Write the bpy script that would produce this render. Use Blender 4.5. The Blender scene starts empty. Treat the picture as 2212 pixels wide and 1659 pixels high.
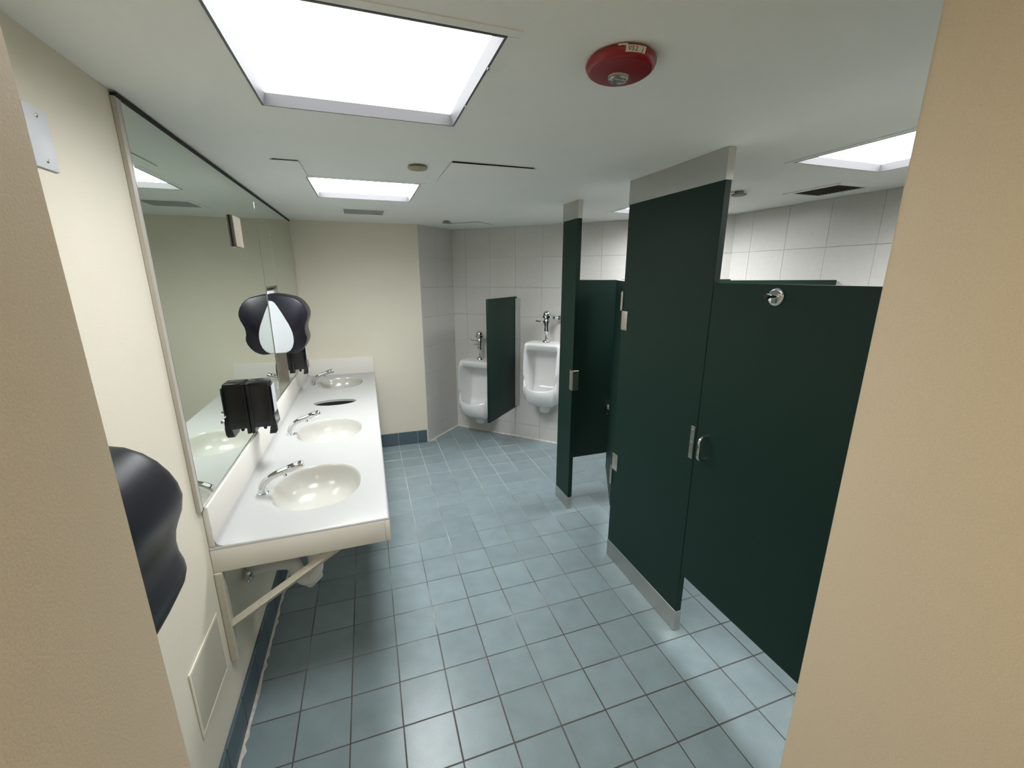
import bpy, bmesh, math, random
from mathutils import Vector, Matrix
random.seed(7)
S = bpy.context.scene
COL = S.collection
rad = math.radians

# ------------------------------------------------------------------ camera, world, exposure
cam_d = bpy.data.cameras.new('camera'); cam = bpy.data.objects.new('camera', cam_d); COL.objects.link(cam)
cam.location = (0.402, -1.993, 1.775)
cam.rotation_euler = (rad(90 - 14.445), 0, rad(-18.727))
cam_d.sensor_width = 36; cam_d.lens = 14.818; cam_d.clip_start = 0.02
S.camera = cam
w = bpy.data.worlds.new('world'); S.world = w; w.use_nodes = True
w.node_tree.nodes['Background'].inputs[0].default_value = (0.5, 0.5, 0.5, 1)
w.node_tree.nodes['Background'].inputs[1].default_value = 0.02
S.view_settings.view_transform = 'Standard'; S.view_settings.look = 'None'
S.view_settings.gamma = 1; S.view_settings.use_curve_mapping = False
S.view_settings.exposure = 0.48
LIGHT_STRENGTH = 25.0          # the four ceiling panels
HALL_STRENGTH = 13.0            # warm panel in the entry passage behind the camera

# ------------------------------------------------------------------ materials
def new_mat(name):
    m = bpy.data.materials.new(name); m.use_nodes = True
    return m, m.node_tree, m.node_tree.nodes['Principled BSDF']
def mat(name, col, rough=0.5, metal=0.0, noise=0.0, nscale=30.0, bump=0.0, bscale=200.0, spec=None, coat=0.0, rand=0.0, rvar=0.0):
    m, nt, b = new_mat(name); N = nt.nodes.new; L = nt.links.new
    b.inputs['Base Color'].default_value = (*col, 1); b.inputs['Roughness'].default_value = rough
    b.inputs['Metallic'].default_value = metal
    if spec is not None: b.inputs['Specular IOR Level'].default_value = spec
    if coat: b.inputs['Coat Weight'].default_value = coat; b.inputs['Coat Roughness'].default_value = 0.15
    geo = N('ShaderNodeNewGeometry')
    src = None
    if noise or rand:
        cur = None
        if noise:
            n = N('ShaderNodeTexNoise'); n.inputs['Scale'].default_value = nscale; n.inputs['Detail'].default_value = 4
            L(geo.outputs['Position'], n.inputs['Vector'])
            mr = N('ShaderNodeMapRange'); mr.inputs[1].default_value = .25; mr.inputs[2].default_value = .75
            mr.inputs[3].default_value = 1 - noise; mr.inputs[4].default_value = 1 + noise
            L(n.outputs[0], mr.inputs[0]); cur = mr.outputs[0]
        if rand:
            oi = N('ShaderNodeObjectInfo'); m2 = N('ShaderNodeMapRange')
            m2.inputs[3].default_value = 1 - rand; m2.inputs[4].default_value = 1 + rand
            L(oi.outputs['Random'], m2.inputs[0])
            if cur is None: cur = m2.outputs[0]
            else:
                mm = N('ShaderNodeMath'); mm.operation = 'MULTIPLY'; L(cur, mm.inputs[0]); L(m2.outputs[0], mm.inputs[1]); cur = mm.outputs[0]
        vm = N('ShaderNodeVectorMath'); vm.operation = 'SCALE'; vm.inputs[0].default_value = col
        L(cur, vm.inputs['Scale']); L(vm.outputs[0], b.inputs['Base Color'])
    if rvar:
        n3 = N('ShaderNodeTexNoise'); n3.inputs['Scale'].default_value = 6; L(geo.outputs['Position'], n3.inputs['Vector'])
        m3 = N('ShaderNodeMapRange'); m3.inputs[1].default_value = .3; m3.inputs[2].default_value = .7
        m3.inputs[3].default_value = rough - rvar; m3.inputs[4].default_value = rough + rvar
        L(n3.outputs[0], m3.inputs[0]); L(m3.outputs[0], b.inputs['Roughness'])
    if bump:
        n2 = N('ShaderNodeTexNoise'); n2.inputs['Scale'].default_value = bscale; n2.inputs['Detail'].default_value = 3
        L(geo.outputs['Position'], n2.inputs['Vector'])
        bp = N('ShaderNodeBump'); bp.inputs['Strength'].default_value = bump; bp.inputs['Distance'].default_value = 0.002
        L(n2.outputs[0], bp.inputs['Height']); L(bp.outputs[0], b.inputs['Normal'])
    return m
def emis(name, col, strength):
    m = bpy.data.materials.new(name); m.use_nodes = True; nt = m.node_tree; nt.nodes.clear()
    e = nt.nodes.new('ShaderNodeEmission'); o = nt.nodes.new('ShaderNodeOutputMaterial')
    e.inputs[0].default_value = (*col, 1); e.inputs[1].default_value = strength
    nt.links.new(e.outputs[0], o.inputs[0]); return m
def grout_mat():
    m, nt, b = new_mat('floor_grout'); N = nt.nodes.new; L = nt.links.new
    geo = N('ShaderNodeNewGeometry'); sx = N('ShaderNodeSeparateXYZ'); L(geo.outputs['Position'], sx.inputs[0])
    n = N('ShaderNodeTexNoise'); n.inputs['Scale'].default_value = 2.6; n.inputs['Detail'].default_value = 5
    L(geo.outputs['Position'], n.inputs['Vector'])
    # cleaner, paler grout towards the far end of the room, browner by the sinks
    my = N('ShaderNodeMapRange'); my.inputs[1].default_value = -1.0; my.inputs[2].default_value = 2.2
    my.inputs[3].default_value = -0.16; my.inputs[4].default_value = 0.42; L(sx.outputs[1], my.inputs[0])
    ad = N('ShaderNodeMath'); ad.operation = 'ADD'; L(n.outputs[0], ad.inputs[0]); L(my.outputs[0], ad.inputs[1])
    cr = N('ShaderNodeValToRGB'); e = cr.color_ramp.elements
    e[0].position = .38; e[0].color = (.085, .072, .066, 1); e[1].position = .80; e[1].color = (.55, .56, .54, 1)
    e2 = cr.color_ramp.elements.new(.56); e2.color = (.16, .165, .16, 1)
    L(ad.outputs[0], cr.inputs[0]); L(cr.outputs[0], b.inputs['Base Color']); b.inputs['Roughness'].default_value = .8
    return m
def floor_tile_mat():
    m, nt, b = new_mat('slate_blue_tile'); N = nt.nodes.new; L = nt.links.new
    geo = N('ShaderNodeNewGeometry'); oi = N('ShaderNodeObjectInfo')
    n = N('ShaderNodeTexNoise'); n.inputs['Scale'].default_value = 420; n.inputs['Detail'].default_value = 2
    n2 = N('ShaderNodeTexNoise'); n2.inputs['Scale'].default_value = 9; n2.inputs['Detail'].default_value = 4
    L(geo.outputs['Position'], n.inputs['Vector']); L(geo.outputs['Position'], n2.inputs['Vector'])
    a = N('ShaderNodeMapRange'); a.inputs[1].default_value = .3; a.inputs[2].default_value = .7; a.inputs[3].default_value = .86; a.inputs[4].default_value = 1.14
    L(n.outputs[0], a.inputs[0])
    c = N('ShaderNodeMapRange'); c.inputs[1].default_value = .3; c.inputs[2].default_value = .7; c.inputs[3].default_value = .92; c.inputs[4].default_value = 1.08
    L(n2.outputs[0], c.inputs[0])
    d = N('ShaderNodeMapRange'); d.inputs[3].default_value = .93; d.inputs[4].default_value = 1.07; L(oi.outputs['Random'], d.inputs[0])
    m1 = N('ShaderNodeMath'); m1.operation = 'MULTIPLY'; L(a.outputs[0], m1.inputs[0]); L(c.outputs[0], m1.inputs[1])
    m2 = N('ShaderNodeMath'); m2.operation = 'MULTIPLY'; L(m1.outputs[0], m2.inputs[0]); L(d.outputs[0], m2.inputs[1])
    vm = N('ShaderNodeVectorMath'); vm.operation = 'SCALE'; vm.inputs[0].default_value = (.247, .315, .336)
    L(m2.outputs[0], vm.inputs['Scale']); L(vm.outputs[0], b.inputs['Base Color'])
    b.inputs['Roughness'].default_value = .28
    bp = N('ShaderNodeBump'); bp.inputs['Strength'].default_value = .25; bp.inputs['Distance'].default_value = .001
    L(n.outputs[0], bp.inputs['Height']); L(bp.outputs[0], b.inputs['Normal'])
    return m
M = dict(
    wall=mat('cream_paint', (.79, .735, .61), .55, noise=.02, nscale=3, bump=.25, bscale=260),
    entry=mat('tan_paint', (.72, .625, .475), .6, noise=.05, nscale=420, bump=.12, bscale=420),
    ceil=mat('ceiling_paint', (.88, .895, .86), .7, noise=.015, nscale=4, bump=.15, bscale=300),
    wtile=mat('pale_wall_tile', (.65, .63, .60), .30, noise=.03, nscale=40, rand=.02),
    wgrout=mat('wall_grout', (.60, .58, .55), .8),
    ftile=floor_tile_mat(), grout=grout_mat(),
    btile=mat('base_tile', (.085, .125, .15), .4, noise=.1, nscale=60, rand=.08),
    caulk=mat('caulk', (.62, .60, .55), .7, noise=.2, nscale=40),
    solid=mat('counter_white_toned_down', (.435, .437, .43), .28, noise=.01),  # counter white darkened in colour so the brightly lit top does not clip
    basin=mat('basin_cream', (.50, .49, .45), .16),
    apron=mat('counter_white_lifted', (.80, .775, .715), .35),  # same counter white, lighter in colour to brighten the less lit upright faces
    ceramic=mat('white_ceramic', (.82, .82, .82), .10, coat=.4),
    chrome=mat('chrome', (.72, .72, .74), .07, 1.0),
    steel=mat('brushed_steel', (.55, .535, .505), .33, 1.0, noise=.03, nscale=14, rvar=.02),
    hinge=mat('cast_hinge_metal', (.66, .63, .57), .38, 1.0),
    alu=mat('pale_edge_highlight', (.60, .60, .60), .45, .7),
    green=mat('green_powder_coat', (.0052, .0235, .0170), .48, spec=.28, bump=.15, bscale=500, noise=.06, nscale=300),
    black=mat('black_gloss_plastic', (.008, .008, .010), .22),
    navy=mat('smoked_black_plastic', (.006, .006, .012), .36, spec=.38, rvar=.05),
    grey=mat('pale_grey_sheen', (.58, .61, .63), .35),
    cabwhite=mat('white_backing', (.85, .85, .84), .4),
    white=mat('white_plastic', (.72, .74, .78), .4),
    frame=mat('enamel_toned_down', (.115, .115, .12), .45),  # white enamel painted dark grey to offset glare from the lit diffuser
    mirror=mat('mirror_silver', (.66, .72, .65), .012, 1.0),
    dark=mat('dark_shade', (.012, .012, .010), .7),
    red=mat('red_plastic', (.27, .012, .018), .25),
    redflat=mat('red_plastic_face', (.23, .015, .022), .4),
    label=mat('paper_label', (.68, .66, .58), .7), ink=mat('ink', (.05, .05, .04), .8),
    ventd=mat('dusty_grille', (.14, .13, .12), .6), ventl=mat('painted_grille', (.62, .62, .60), .6),
    cap=mat('tan_cap', (.40, .34, .22), .6), capd=mat('grey_cap', (.25, .25, .24), .6),
    pvc=mat('white_pipe_wrap', (.72, .72, .70), .5),
    bracket=mat('bracket_paint', (.55, .52, .43), .5, noise=.08, nscale=60),
    plate=mat('beige_plate', (.25, .225, .17), .55),
    trimp=mat('beige_trim', (.50, .47, .40), .35),
    panel=mat('painted_steel_panel', (.60, .56, .45), .5),
    rubber=mat('rubber', (.01, .01, .01), .6),
    paper=mat('paper_roll', (.75, .75, .73), .8),
)
gl = bpy.data.materials.new('clear_lens'); gl.use_nodes = True
gb = gl.node_tree.nodes['Principled BSDF']; gb.inputs['Base Color'].default_value = (.95, .95, .92, 1)
gb.inputs['Roughness'].default_value = .05; gb.inputs['Transmission Weight'].default_value = .85; gb.inputs['IOR'].default_value = 1.45
M['lens'] = gl
# prismatic diffuser: lit panel a little weaker along its rim
def diffuser_mat(k):
    m = bpy.data.materials.new('lit_diffuser'); m.use_nodes = True; nt = m.node_tree; nt.nodes.clear(); N = nt.nodes.new
    e = N('ShaderNodeEmission'); o = N('ShaderNodeOutputMaterial'); tc = N('ShaderNodeTexCoord')
    wv = N('ShaderNodeTexChecker'); wv.inputs['Scale'].default_value = 90; nt.links.new(tc.outputs['Object'], wv.inputs['Vector'])
    mr = N('ShaderNodeMapRange'); mr.inputs[3].default_value = .93; mr.inputs[4].default_value = 1.0
    nt.links.new(wv.outputs['Fac'], mr.inputs[0])
    mu = N('ShaderNodeMath'); mu.operation = 'MULTIPLY'; mu.inputs[1].default_value = LIGHT_STRENGTH * k
    nt.links.new(mr.outputs[0], mu.inputs[0])
    # prismatic lens: the lamp throws its light downward, less and less towards the side
    ge = N('ShaderNodeNewGeometry'); dp = N('ShaderNodeVectorMath'); dp.operation = 'DOT_PRODUCT'
    nt.links.new(ge.outputs['Normal'], dp.inputs[0]); nt.links.new(ge.outputs['Incoming'], dp.inputs[1])
    ab = N('ShaderNodeMath'); ab.operation = 'ABSOLUTE'; nt.links.new(dp.outputs['Value'], ab.inputs[0])
    pw = N('ShaderNodeMath'); pw.operation = 'POWER'; pw.inputs[1].default_value = 0.8; nt.links.new(ab.outputs[0], pw.inputs[0])
    m3 = N('ShaderNodeMath'); m3.operation = 'MULTIPLY'; nt.links.new(mu.outputs[0], m3.inputs[0]); nt.links.new(pw.outputs[0], m3.inputs[1])
    nt.links.new(m3.outputs[0], e.inputs[1])
    e.inputs[0].default_value = (.97, .99, 1.0, 1); nt.links.new(e.outputs[0], o.inputs[0]); return m
LAMPS = [diffuser_mat(k) for k in (.61, 1.38, 1.12, 1.12)]     # per-panel light balance, the first turned down to spare the near wall
M['warm'] = emis('warm_lamp', (1.0, .83, .58), HALL_STRENGTH)

# ------------------------------------------------------------------ helpers
def thing(name, label, cat, loc=(0, 0, 0), rotz=0, group=None):
    o = bpy.data.objects.new(name, None); COL.objects.link(o); o.empty_display_size = .05
    o.location = loc; o.rotation_euler = (0, 0, rotz); o['label'] = label; o['category'] = cat
    if group: o['group'] = group
    return o
def finish(name, bm, m, parent=None, smooth=False, angle=35):
    bmesh.ops.recalc_face_normals(bm, faces=bm.faces[:])
    me = bpy.data.meshes.new(name); bm.to_mesh(me); bm.free()
    for x in (m if isinstance(m, (list, tuple)) else [m]): me.materials.append(x)
    if smooth:
        for p in me.polygons: p.use_smooth = True
        try: me.set_sharp_from_angle(angle=rad(angle))
        except Exception: pass
    o = bpy.data.objects.new(name, me); COL.objects.link(o)
    if parent: o.parent = parent
    return o
def struct(name, bm, m, **k):
    o = finish(name, bm, m, **k); o['kind'] = 'structure'; return o
def tag(o, label, cat, group=None):
    o['label'] = label; o['category'] = cat
    if group: o['group'] = group
    return o
def box(bm, x0, x1, y0, y1, z0, z1, bev=0, seg=2, mtx=None, mi=0):
    r = bmesh.ops.create_cube(bm, size=1)
    vs = r['verts']
    for v in vs:
        v.co = Vector((x0 + (v.co.x + .5) * (x1 - x0), y0 + (v.co.y + .5) * (y1 - y0), z0 + (v.co.z + .5) * (z1 - z0)))
    fs = list({f for v in vs for f in v.link_faces})
    if bev:
        es = list({e for v in vs for e in v.link_edges})
        rr = bmesh.ops.bevel(bm, geom=es, offset=bev, segments=seg, affect='EDGES', profile=.5)
        vs = list({v for f in rr['faces'] for v in f.verts} | {v for v in vs if v.is_valid})
        fs = list({f for v in vs for f in v.link_faces})
    if mtx is not None:
        for v in vs: v.co = mtx @ v.co
    for f in fs: f.material_index = mi
    return vs
def bxo(name, x0, x1, y0, y1, z0, z1, m, parent=None, bev=0, smooth=None, **k):
    bm = bmesh.new(); box(bm, x0, x1, y0, y1, z0, z1, bev, **k)
    return finish(name, bm, m, parent, smooth=bool(bev) if smooth is None else smooth)
def tube(bm, pts, r, seg=12, cap=True):
    pts = [Vector(p) for p in pts]; n = len(pts)
    rs = r if isinstance(r, (list, tuple)) else [r] * n
    rings = []; up = None
    for i, p in enumerate(pts):
        d = (pts[min(i + 1, n - 1)] - pts[max(i - 1, 0)]).normalized()
        if up is None:
            a = Vector((0, 0, 1)) if abs(d.z) < .9 else Vector((1, 0, 0))
            up = (a - d * a.dot(d)).normalized()
        else: up = (up - d * up.dot(d)).normalized()
        s = d.cross(up)
        rings.append([bm.verts.new(p + (up * math.cos(t) + s * math.sin(t)) * rs[i]) for t in [2 * math.pi * k / seg for k in range(seg)]])
    for a, b in zip(rings, rings[1:]):
        for k in range(seg): bm.faces.new((a[k], a[(k + 1) % seg], b[(k + 1) % seg], b[k]))
    if cap:
        bm.faces.new(rings[0][::-1]); bm.faces.new(rings[-1])
def smooth_path(pts, n=6):
    P = [Vector(p) for p in pts]; out = []
    for i in range(len(P) - 1):
        p0, p1, p2, p3 = P[max(i - 1, 0)], P[i], P[i + 1], P[min(i + 2, len(P) - 1)]
        for k in range(n):
            t = k / n
            out.append(.5 * ((2 * p1) + (p2 - p0) * t + (2 * p0 - 5 * p1 + 4 * p2 - p3) * t * t + (3 * p1 - p0 - 3 * p2 + p3) * t ** 3))
    out.append(P[-1]); return out
def lathe(bm, prof, c=(0, 0, 0), axis='Z', seg=24, sx=1, sy=1, capa=True, capb=True):
    rings = []
    for r, h in prof:
        ring = []
        for k in range(seg):
            t = 2 * math.pi * k / seg; a, b = r * math.cos(t) * sx, r * math.sin(t) * sy
            p = {'Z': (a, b, h), 'X': (h, a, b), 'Y': (a, h, b)}[axis]
            ring.append(bm.verts.new(Vector(c) + Vector(p)))
        rings.append(ring)
    for a, b in zip(rings, rings[1:]):
        for k in range(seg): bm.faces.new((a[k], a[(k + 1) % seg], b[(k + 1) % seg], b[k]))
    if capa: bm.faces.new(rings[0][::-1])
    if capb: bm.faces.new(rings[-1])
def prism(bm, poly, a0, a1, f):
    """extrude a 2-D polygon between a0 and a1; f(u, v, a) -> xyz"""
    A = [bm.verts.new(f(u, v, a0)) for u, v in poly]; B = [bm.verts.new(f(u, v, a1)) for u, v in poly]
    n = len(poly)
    bm.faces.new(A[::-1]); bm.faces.new(B)
    for k in range(n): bm.faces.new((A[k], A[(k + 1) % n], B[(k + 1) % n], B[k]))
    return A, B
def clip(poly, n, d):
    """keep the part of a polygon where n.p <= d"""
    out = []
    for i in range(len(poly)):
        a, b = poly[i], poly[(i + 1) % len(poly)]
        da, db = n[0] * a[0] + n[1] * a[1] - d, n[0] * b[0] + n[1] * b[1] - d
        if da <= 0: out.append(a)
        if (da < 0) != (db < 0) and abs(da - db) > 1e-9:
            t = da / (da - db); out.append((a[0] + (b[0] - a[0]) * t, a[1] + (b[1] - a[1]) * t))
    return out
def area(p): return abs(sum(p[i][0] * p[(i + 1) % len(p)][1] - p[(i + 1) % len(p)][0] * p[i][1] for i in range(len(p)))) / 2
def inset(poly, t):
    cx = sum(p[0] for p in poly) / len(poly); cy = sum(p[1] for p in poly) / len(poly); out = []
    for x, y in poly:
        d = math.hypot(x - cx, y - cy) or 1; out.append((x + (cx - x) / d * t * 1.3, y + (cy - y) / d * t * 1.3))
    return out
def slab_tile(bm, poly, f, h0, h1, bev):
    """tile from a 2-D polygon, arris eased by bev"""
    A = [bm.verts.new(f(u, v, h0)) for u, v in poly]; B = [bm.verts.new(f(u, v, h1 - bev)) for u, v in poly]
    C = [bm.verts.new(f(u, v, h1)) for u, v in inset(poly, bev)]
    n = len(poly)
    for k in range(n):
        bm.faces.new((A[k], A[(k + 1) % n], B[(k + 1) % n], B[k])); bm.faces.new((B[k], B[(k + 1) % n], C[(k + 1) % n], C[k]))
    bm.faces.new(C)
def copy_tree(o, parent=None):
    c = o.copy(); COL.objects.link(c)
    if parent: c.parent = parent
    for ch in list(o.children): copy_tree(ch, c)
    return c

# ------------------------------------------------------------------ measured layout (metres)
T = .2032
XL, YF, XR, YE, H = -.2032, 2.42, 3.29, -1.54, 2.255
CA = (.927, 2.415)                     # where the cream far wall meets the tiled corner
CB = (1.338, 2.826)                    # inner corner of the tiled niche
CC = (XR, .874)                        # urinal wall meets right wall
JL, JR = .174, 1.16                    # entry jambs
R2 = math.sqrt(.5)

# ------------------------------------------------------------------ floor
bm = bmesh.new(); box(bm, -.35, XR + .15, -3.3, 3.0, -.06, -.0022)
floor = struct('floor', bm, M['grout'])
room = [(XL, YE), (XR, YE), (XR, CC[1]), CB, CA, (CA[0], YF), (XL, YF)]
def room_clip(p):
    p = clip(p, (-1, 0), -XL); p = clip(p, (1, 0), XR)
    p = clip(p, (R2, R2), (CB[0] + CB[1]) * R2)
    # far wall up to CA, then the 45 degree niche wall
    if not p: return p
    cx = sum(q[0] for q in p) / len(p)
    if cx < CA[0] - .01: p = clip(p, (0, 1), YF)
    else: p = clip(p, (-R2, R2), (-CA[0] + CA[1]) * R2)
    return p
tiles = []
for i in range(-1, 18):
    for j in range(-17, 15):
        x0, y0 = i * T, j * T
        g = .0026
        p = [(x0 + g, y0 + g), (x0 + T - g, y0 + g), (x0 + T - g, y0 + T - g), (x0 + g, y0 + T - g)]
        q = room_clip(p)
        if y0 + T < YE + .02:
            q = clip(clip(q, (-1, 0), -JL), (1, 0), JR)
        elif y0 < YE:
            pass
        if len(q) < 3 or area(q) < 2e-4: continue
        cx, cy = x0 + T / 2, y0 + T / 2
        # seen from the doorway: in front of the camera and not behind the stall fronts
        d = math.hypot(cx - .402, cy + 1.993); ang = math.degrees(math.atan2(cx - .402, cy + 1.993))
        hidden = cy < -.95 or (cx > 1.95 and cy < -.3 and d < 3 and cx > 2.3) or ang > 62 or (cx > 2.6 and cy < .6)
        tiles.append((hidden, d, q, len(q) == 4 and abs(area(q) - (T - 2 * g) ** 2) < 1e-7, x0, y0))
tiles.sort(key=lambda t: (t[0], t[1]))
proto = []
for k in range(5):
    b = bmesh.new(); g = .0026 + (k - 2) * .0002
    tl = [(k % 3 - 1) * .00035, (k % 2) * .0003]
    slab_tile(b, [(g, g), (T - g, g), (T - g, T - g), (g, T - g)], lambda u, v, h, a=tl: (u, v, h + (a[0] * (u / T - .5) + a[1] * (v / T - .5) if h > -.003 else 0)), -.006, -.0002, .0012)
    o = finish('tile', b, M['ftile'], floor); proto.append(o.data); bpy.data.objects.remove(o)
rest = bmesh.new()
for n, (hid, d, q, full, x0, y0) in enumerate(tiles):
    if n < 300 and not hid:
        if full:
            o = bpy.data.objects.new('tile', random.choice(proto)); COL.objects.link(o); o.location = (x0, y0, 0); o.parent = floor
        else:
            b = bmesh.new(); slab_tile(b, q, lambda u, v, h: (u, v, h), -.006, 0, .0012); finish('tile', b, M['ftile'], floor)
    else: slab_tile(rest, q, lambda u, v, h: (u, v, h), -.006, 0, .0012)
o = finish('distant_tiles', rest, M['ftile'], floor); o['kind'] = 'stuff'

# ------------------------------------------------------------------ ceiling with openings
L_BOXES = [(.160, .722, -1.022, -.450), (.164, .730, .515, 1.105), (2.221, 2.767, -1.04, -.470), (2.262, 2.83, .515, 1.095)]
V_BOXES = [(.29, .583, 1.567, 1.84), (2.885, 3.10, -.205, .07)]
holes = L_BOXES + V_BOXES + [(.185, .485, -2.78, -2.34)]
xs = sorted({-.35, XR + .1} | {v for h in holes for v in h[:2]}); ys = sorted({-3.25, 2.98} | {v for h in holes for v in h[2:]})
bm = bmesh.new()
keep = {}
for a in range(len(xs) - 1):
    for b in range(len(ys) - 1):
        mx, my = (xs[a] + xs[a + 1]) / 2, (ys[b] + ys[b + 1]) / 2
        keep[a, b] = not any(h[0] < mx < h[1] and h[2] < my < h[3] for h in holes)
vt = {}
def cv(a, b, z):
    if (a, b, z) not in vt: vt[a, b, z] = bm.verts.new((xs[a], ys[b], z))
    return vt[a, b, z]
for (a, b), k in keep.items():
    if not k: continue
    for z in (H, H + .012): bm.faces.new((cv(a, b, z), cv(a + 1, b, z), cv(a + 1, b + 1, z), cv(a, b + 1, z)))
    for (da, db, p, q) in ((-1, 0, (a, b), (a, b + 1)), (1, 0, (a + 1, b), (a + 1, b + 1)), (0, -1, (a, b), (a + 1, b)), (0, 1, (a, b + 1), (a + 1, b + 1))):
        if not keep.get((a + da, b + db), False):
            bm.faces.new((cv(*p, H), cv(*q, H), cv(*q, H + .012), cv(*p, H + .012)))
struct('ceiling', bm, M['ceil'])

# ------------------------------------------------------------------ walls
def wallbox(name, x0, x1, y0, y1, m='wall', z0=0, z1=H):
    bm = bmesh.new(); box(bm, x0, x1, y0, y1, z0, z1); return struct(name, bm, M[m])
CABY0, CABY1, CABZ0, CABZ1 = 1.077, 1.440, .995, 1.702    # recess for the towel cabinet
bm = bmesh.new()
for (y0, y1, z0, z1) in ((YE, CABY0, 0, H), (CABY1, YF, 0, H), (CABY0, CABY1, 0, CABZ0), (CABY0, CABY1, CABZ1, H)):
    box(bm, XL - .1, XL, y0, y1, z0, z1)
box(bm, XL - .12, XL - .1, CABY0 - .02, CABY1 + .02, CABZ0 - .02, CABZ1 + .02)
struct('wall_left', bm, M['wall'])
bm = bmesh.new(); prism(bm, [(XL - .1, YF), (CA[0] - .004, YF), (CA[0] - .10, YF + .10), (XL - .1, YF + .1)], 0, H, lambda u, v, a: (u, v, a))
struct('wall_back', bm, M['wall'])
def tiled_wall(name, p0, p1, seams0, zcut=None):
    """backing plus 12 inch wall tiles; the room lies to the right of p0->p1 seen from above"""
    p0, p1 = Vector((*p0, 0)), Vector((*p1, 0)); d = (p1 - p0); Ln = d.length; d.normalize(); n = Vector((d.y, -d.x, 0))
    bm = bmesh.new()
    prism(bm, [(0, 0), (Ln, 0), (Ln, H), (0, H)], -.10, -.008, lambda u, v, a: p0 + d * u + n * a + Vector((0, 0, v)))
    wl = struct(name, bm, M['wgrout'])
    us = [0]; x = seams0
    while x < Ln - .02:
        if x > .02: us.append(x)
        x += .30
    us.append(Ln); zs = [0, .155] + [.155 + .30 * k for k in range(1, 7)] + [H]
    for a in range(len(us) - 1):
        for b in range(len(zs) - 1):
            g = .0008
            bb = bmesh.new()
            q = [(us[a] + (g if a else 0), zs[b] + g), (us[a + 1] - (g if a < len(us) - 2 else 0), zs[b] + g), (us[a + 1] - (g if a < len(us) - 2 else 0), zs[b + 1] - g), (us[a] + (g if a else 0), zs[b + 1] - g)]
            slab_tile(bb, q, lambda u, v, h: p0 + d * u + n * h + Vector((0, 0, v)), -.009, 0, .0006)
            finish('tile', bb, M['wtile'], wl)
    return wl
tiled_wall('wall_niche', CA, CB, .28)
wu = tiled_wall('wall_urinal', CB, CC, .175)
tiled_wall('wall_right', CC, (XR, YE), CC[1] - .70)
wallbox('wall_front', JR + .16, XR + .1, YE - .12, YE, 'wall')
wallbox('wall_front_left', XL - .1, JL - .16, YE - .12, YE, 'wall')
# entry passage: the two jambs the camera looks past
def jamb(name, x, sx, y0):
    bm = bmesh.new()
    x1 = x + sx * .16
    box(bm, min(x, x1), max(x, x1), y0, YE + .0005, 0, H)
    es = [e for e in bm.edges if abs(e.verts[0].co.x - x) < 1e-5 and abs(e.verts[1].co.x - x) < 1e-5 and abs(e.verts[0].co.y - e.verts[1].co.y) < 1e-5 and e.verts[0].co.y > YE - .01]
    bmesh.ops.bevel(bm, geom=es, offset=.007, segments=3, affect='EDGES')
    return struct(name, bm, M['entry'], smooth=True, angle=40)
jamb('wall_entry_left', JL, -1, -3.2); jamb('wall_entry_right', JR, 1, -3.2)
wallbox('wall_entry_back', JL - .16, JR + .16, -3.3, -3.2, 'entry')

# base tiles -------------------------------------------------------
bb = bmesh.new(); box(bb, XL, XL + .004, YE, 2.405, 0, .150)
bl = struct('baseboard_left', bb, M['wgrout'])
j = -8
while j * T < 2.40:
    y0, y1 = max(j * T, YE) + .0015, min((j + 1) * T, 2.407) - .0015
    if y1 - y0 > .02:
        bb = bmesh.new()
        slab_tile(bb, [(y0, .002), (y1, .002), (y1, .152), (y0, .152)], lambda u, v, h: (XL + h, u, v), 0, .011, .003)
        finish('base_tile', bb, M['btile'], bl)
    j += 1
bb = bmesh.new(); box(bb, XL + .012, CA[0] - .012, YF - .004, YF, 0, .138)
bk = struct('baseboard_back', bb, M['caulk'])
for j in range(-1, 5):
    x0, x1 = max(j * T, XL + .012) + .002, min((j + 1) * T, CA[0] - .012) - .002
    bb = bmesh.new()
    slab_tile(bb, [(x0, .002), (x1, .002), (x1, .140), (x0, .140)], lambda u, v, h: (u, YF - h, v), 0, .011, .003)
    finish('base_tile', bb, M['btile'], bk)
# pale caulk line at the foot of the tiled walls and worn caulk along the left base tiles
bm = bmesh.new()
def cove(p0, p1, s):
    p0, p1 = Vector((*p0, 0)), Vector((*p1, 0)); d = (p1 - p0); L_ = d.length; d.normalize(); n = Vector((d.y, -d.x, 0))
    prism(bm, [(0, 0), (s, 0), (s * .35, s * .4), (0, s)], 0, L_, lambda u, v, a: p0 + d * a + n * u + Vector((0, 0, v)))
cove(CA, CB, .014); cove(CB, CC, .014); cove(CC, (XR, YE), .014)
struct('trim_1', bm, M['caulk'])
bm = bmesh.new(); prev = None
for k in range(60):
    y = -1.2 + k * .03; wv = .004 + .010 * abs(math.sin(k * 1.7) * math.sin(k * .43 + 1)) + (.006 if k > 10 else .003) * random.random()
    a = [bm.verts.new((XL + .0105, y, .0003)), bm.verts.new((XL + .0112, y, .006)), bm.verts.new((XL + .011 + wv, y, .0004))]
    if prev:
        for i in range(3): bm.faces.new((prev[i], prev[(i + 1) % 3], a[(i + 1) % 3], a[i]))
    else: bm.faces.new(a)
    prev = a
bm.faces.new(prev[::-1])
struct('trim_2', bm, M['caulk'])

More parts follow.
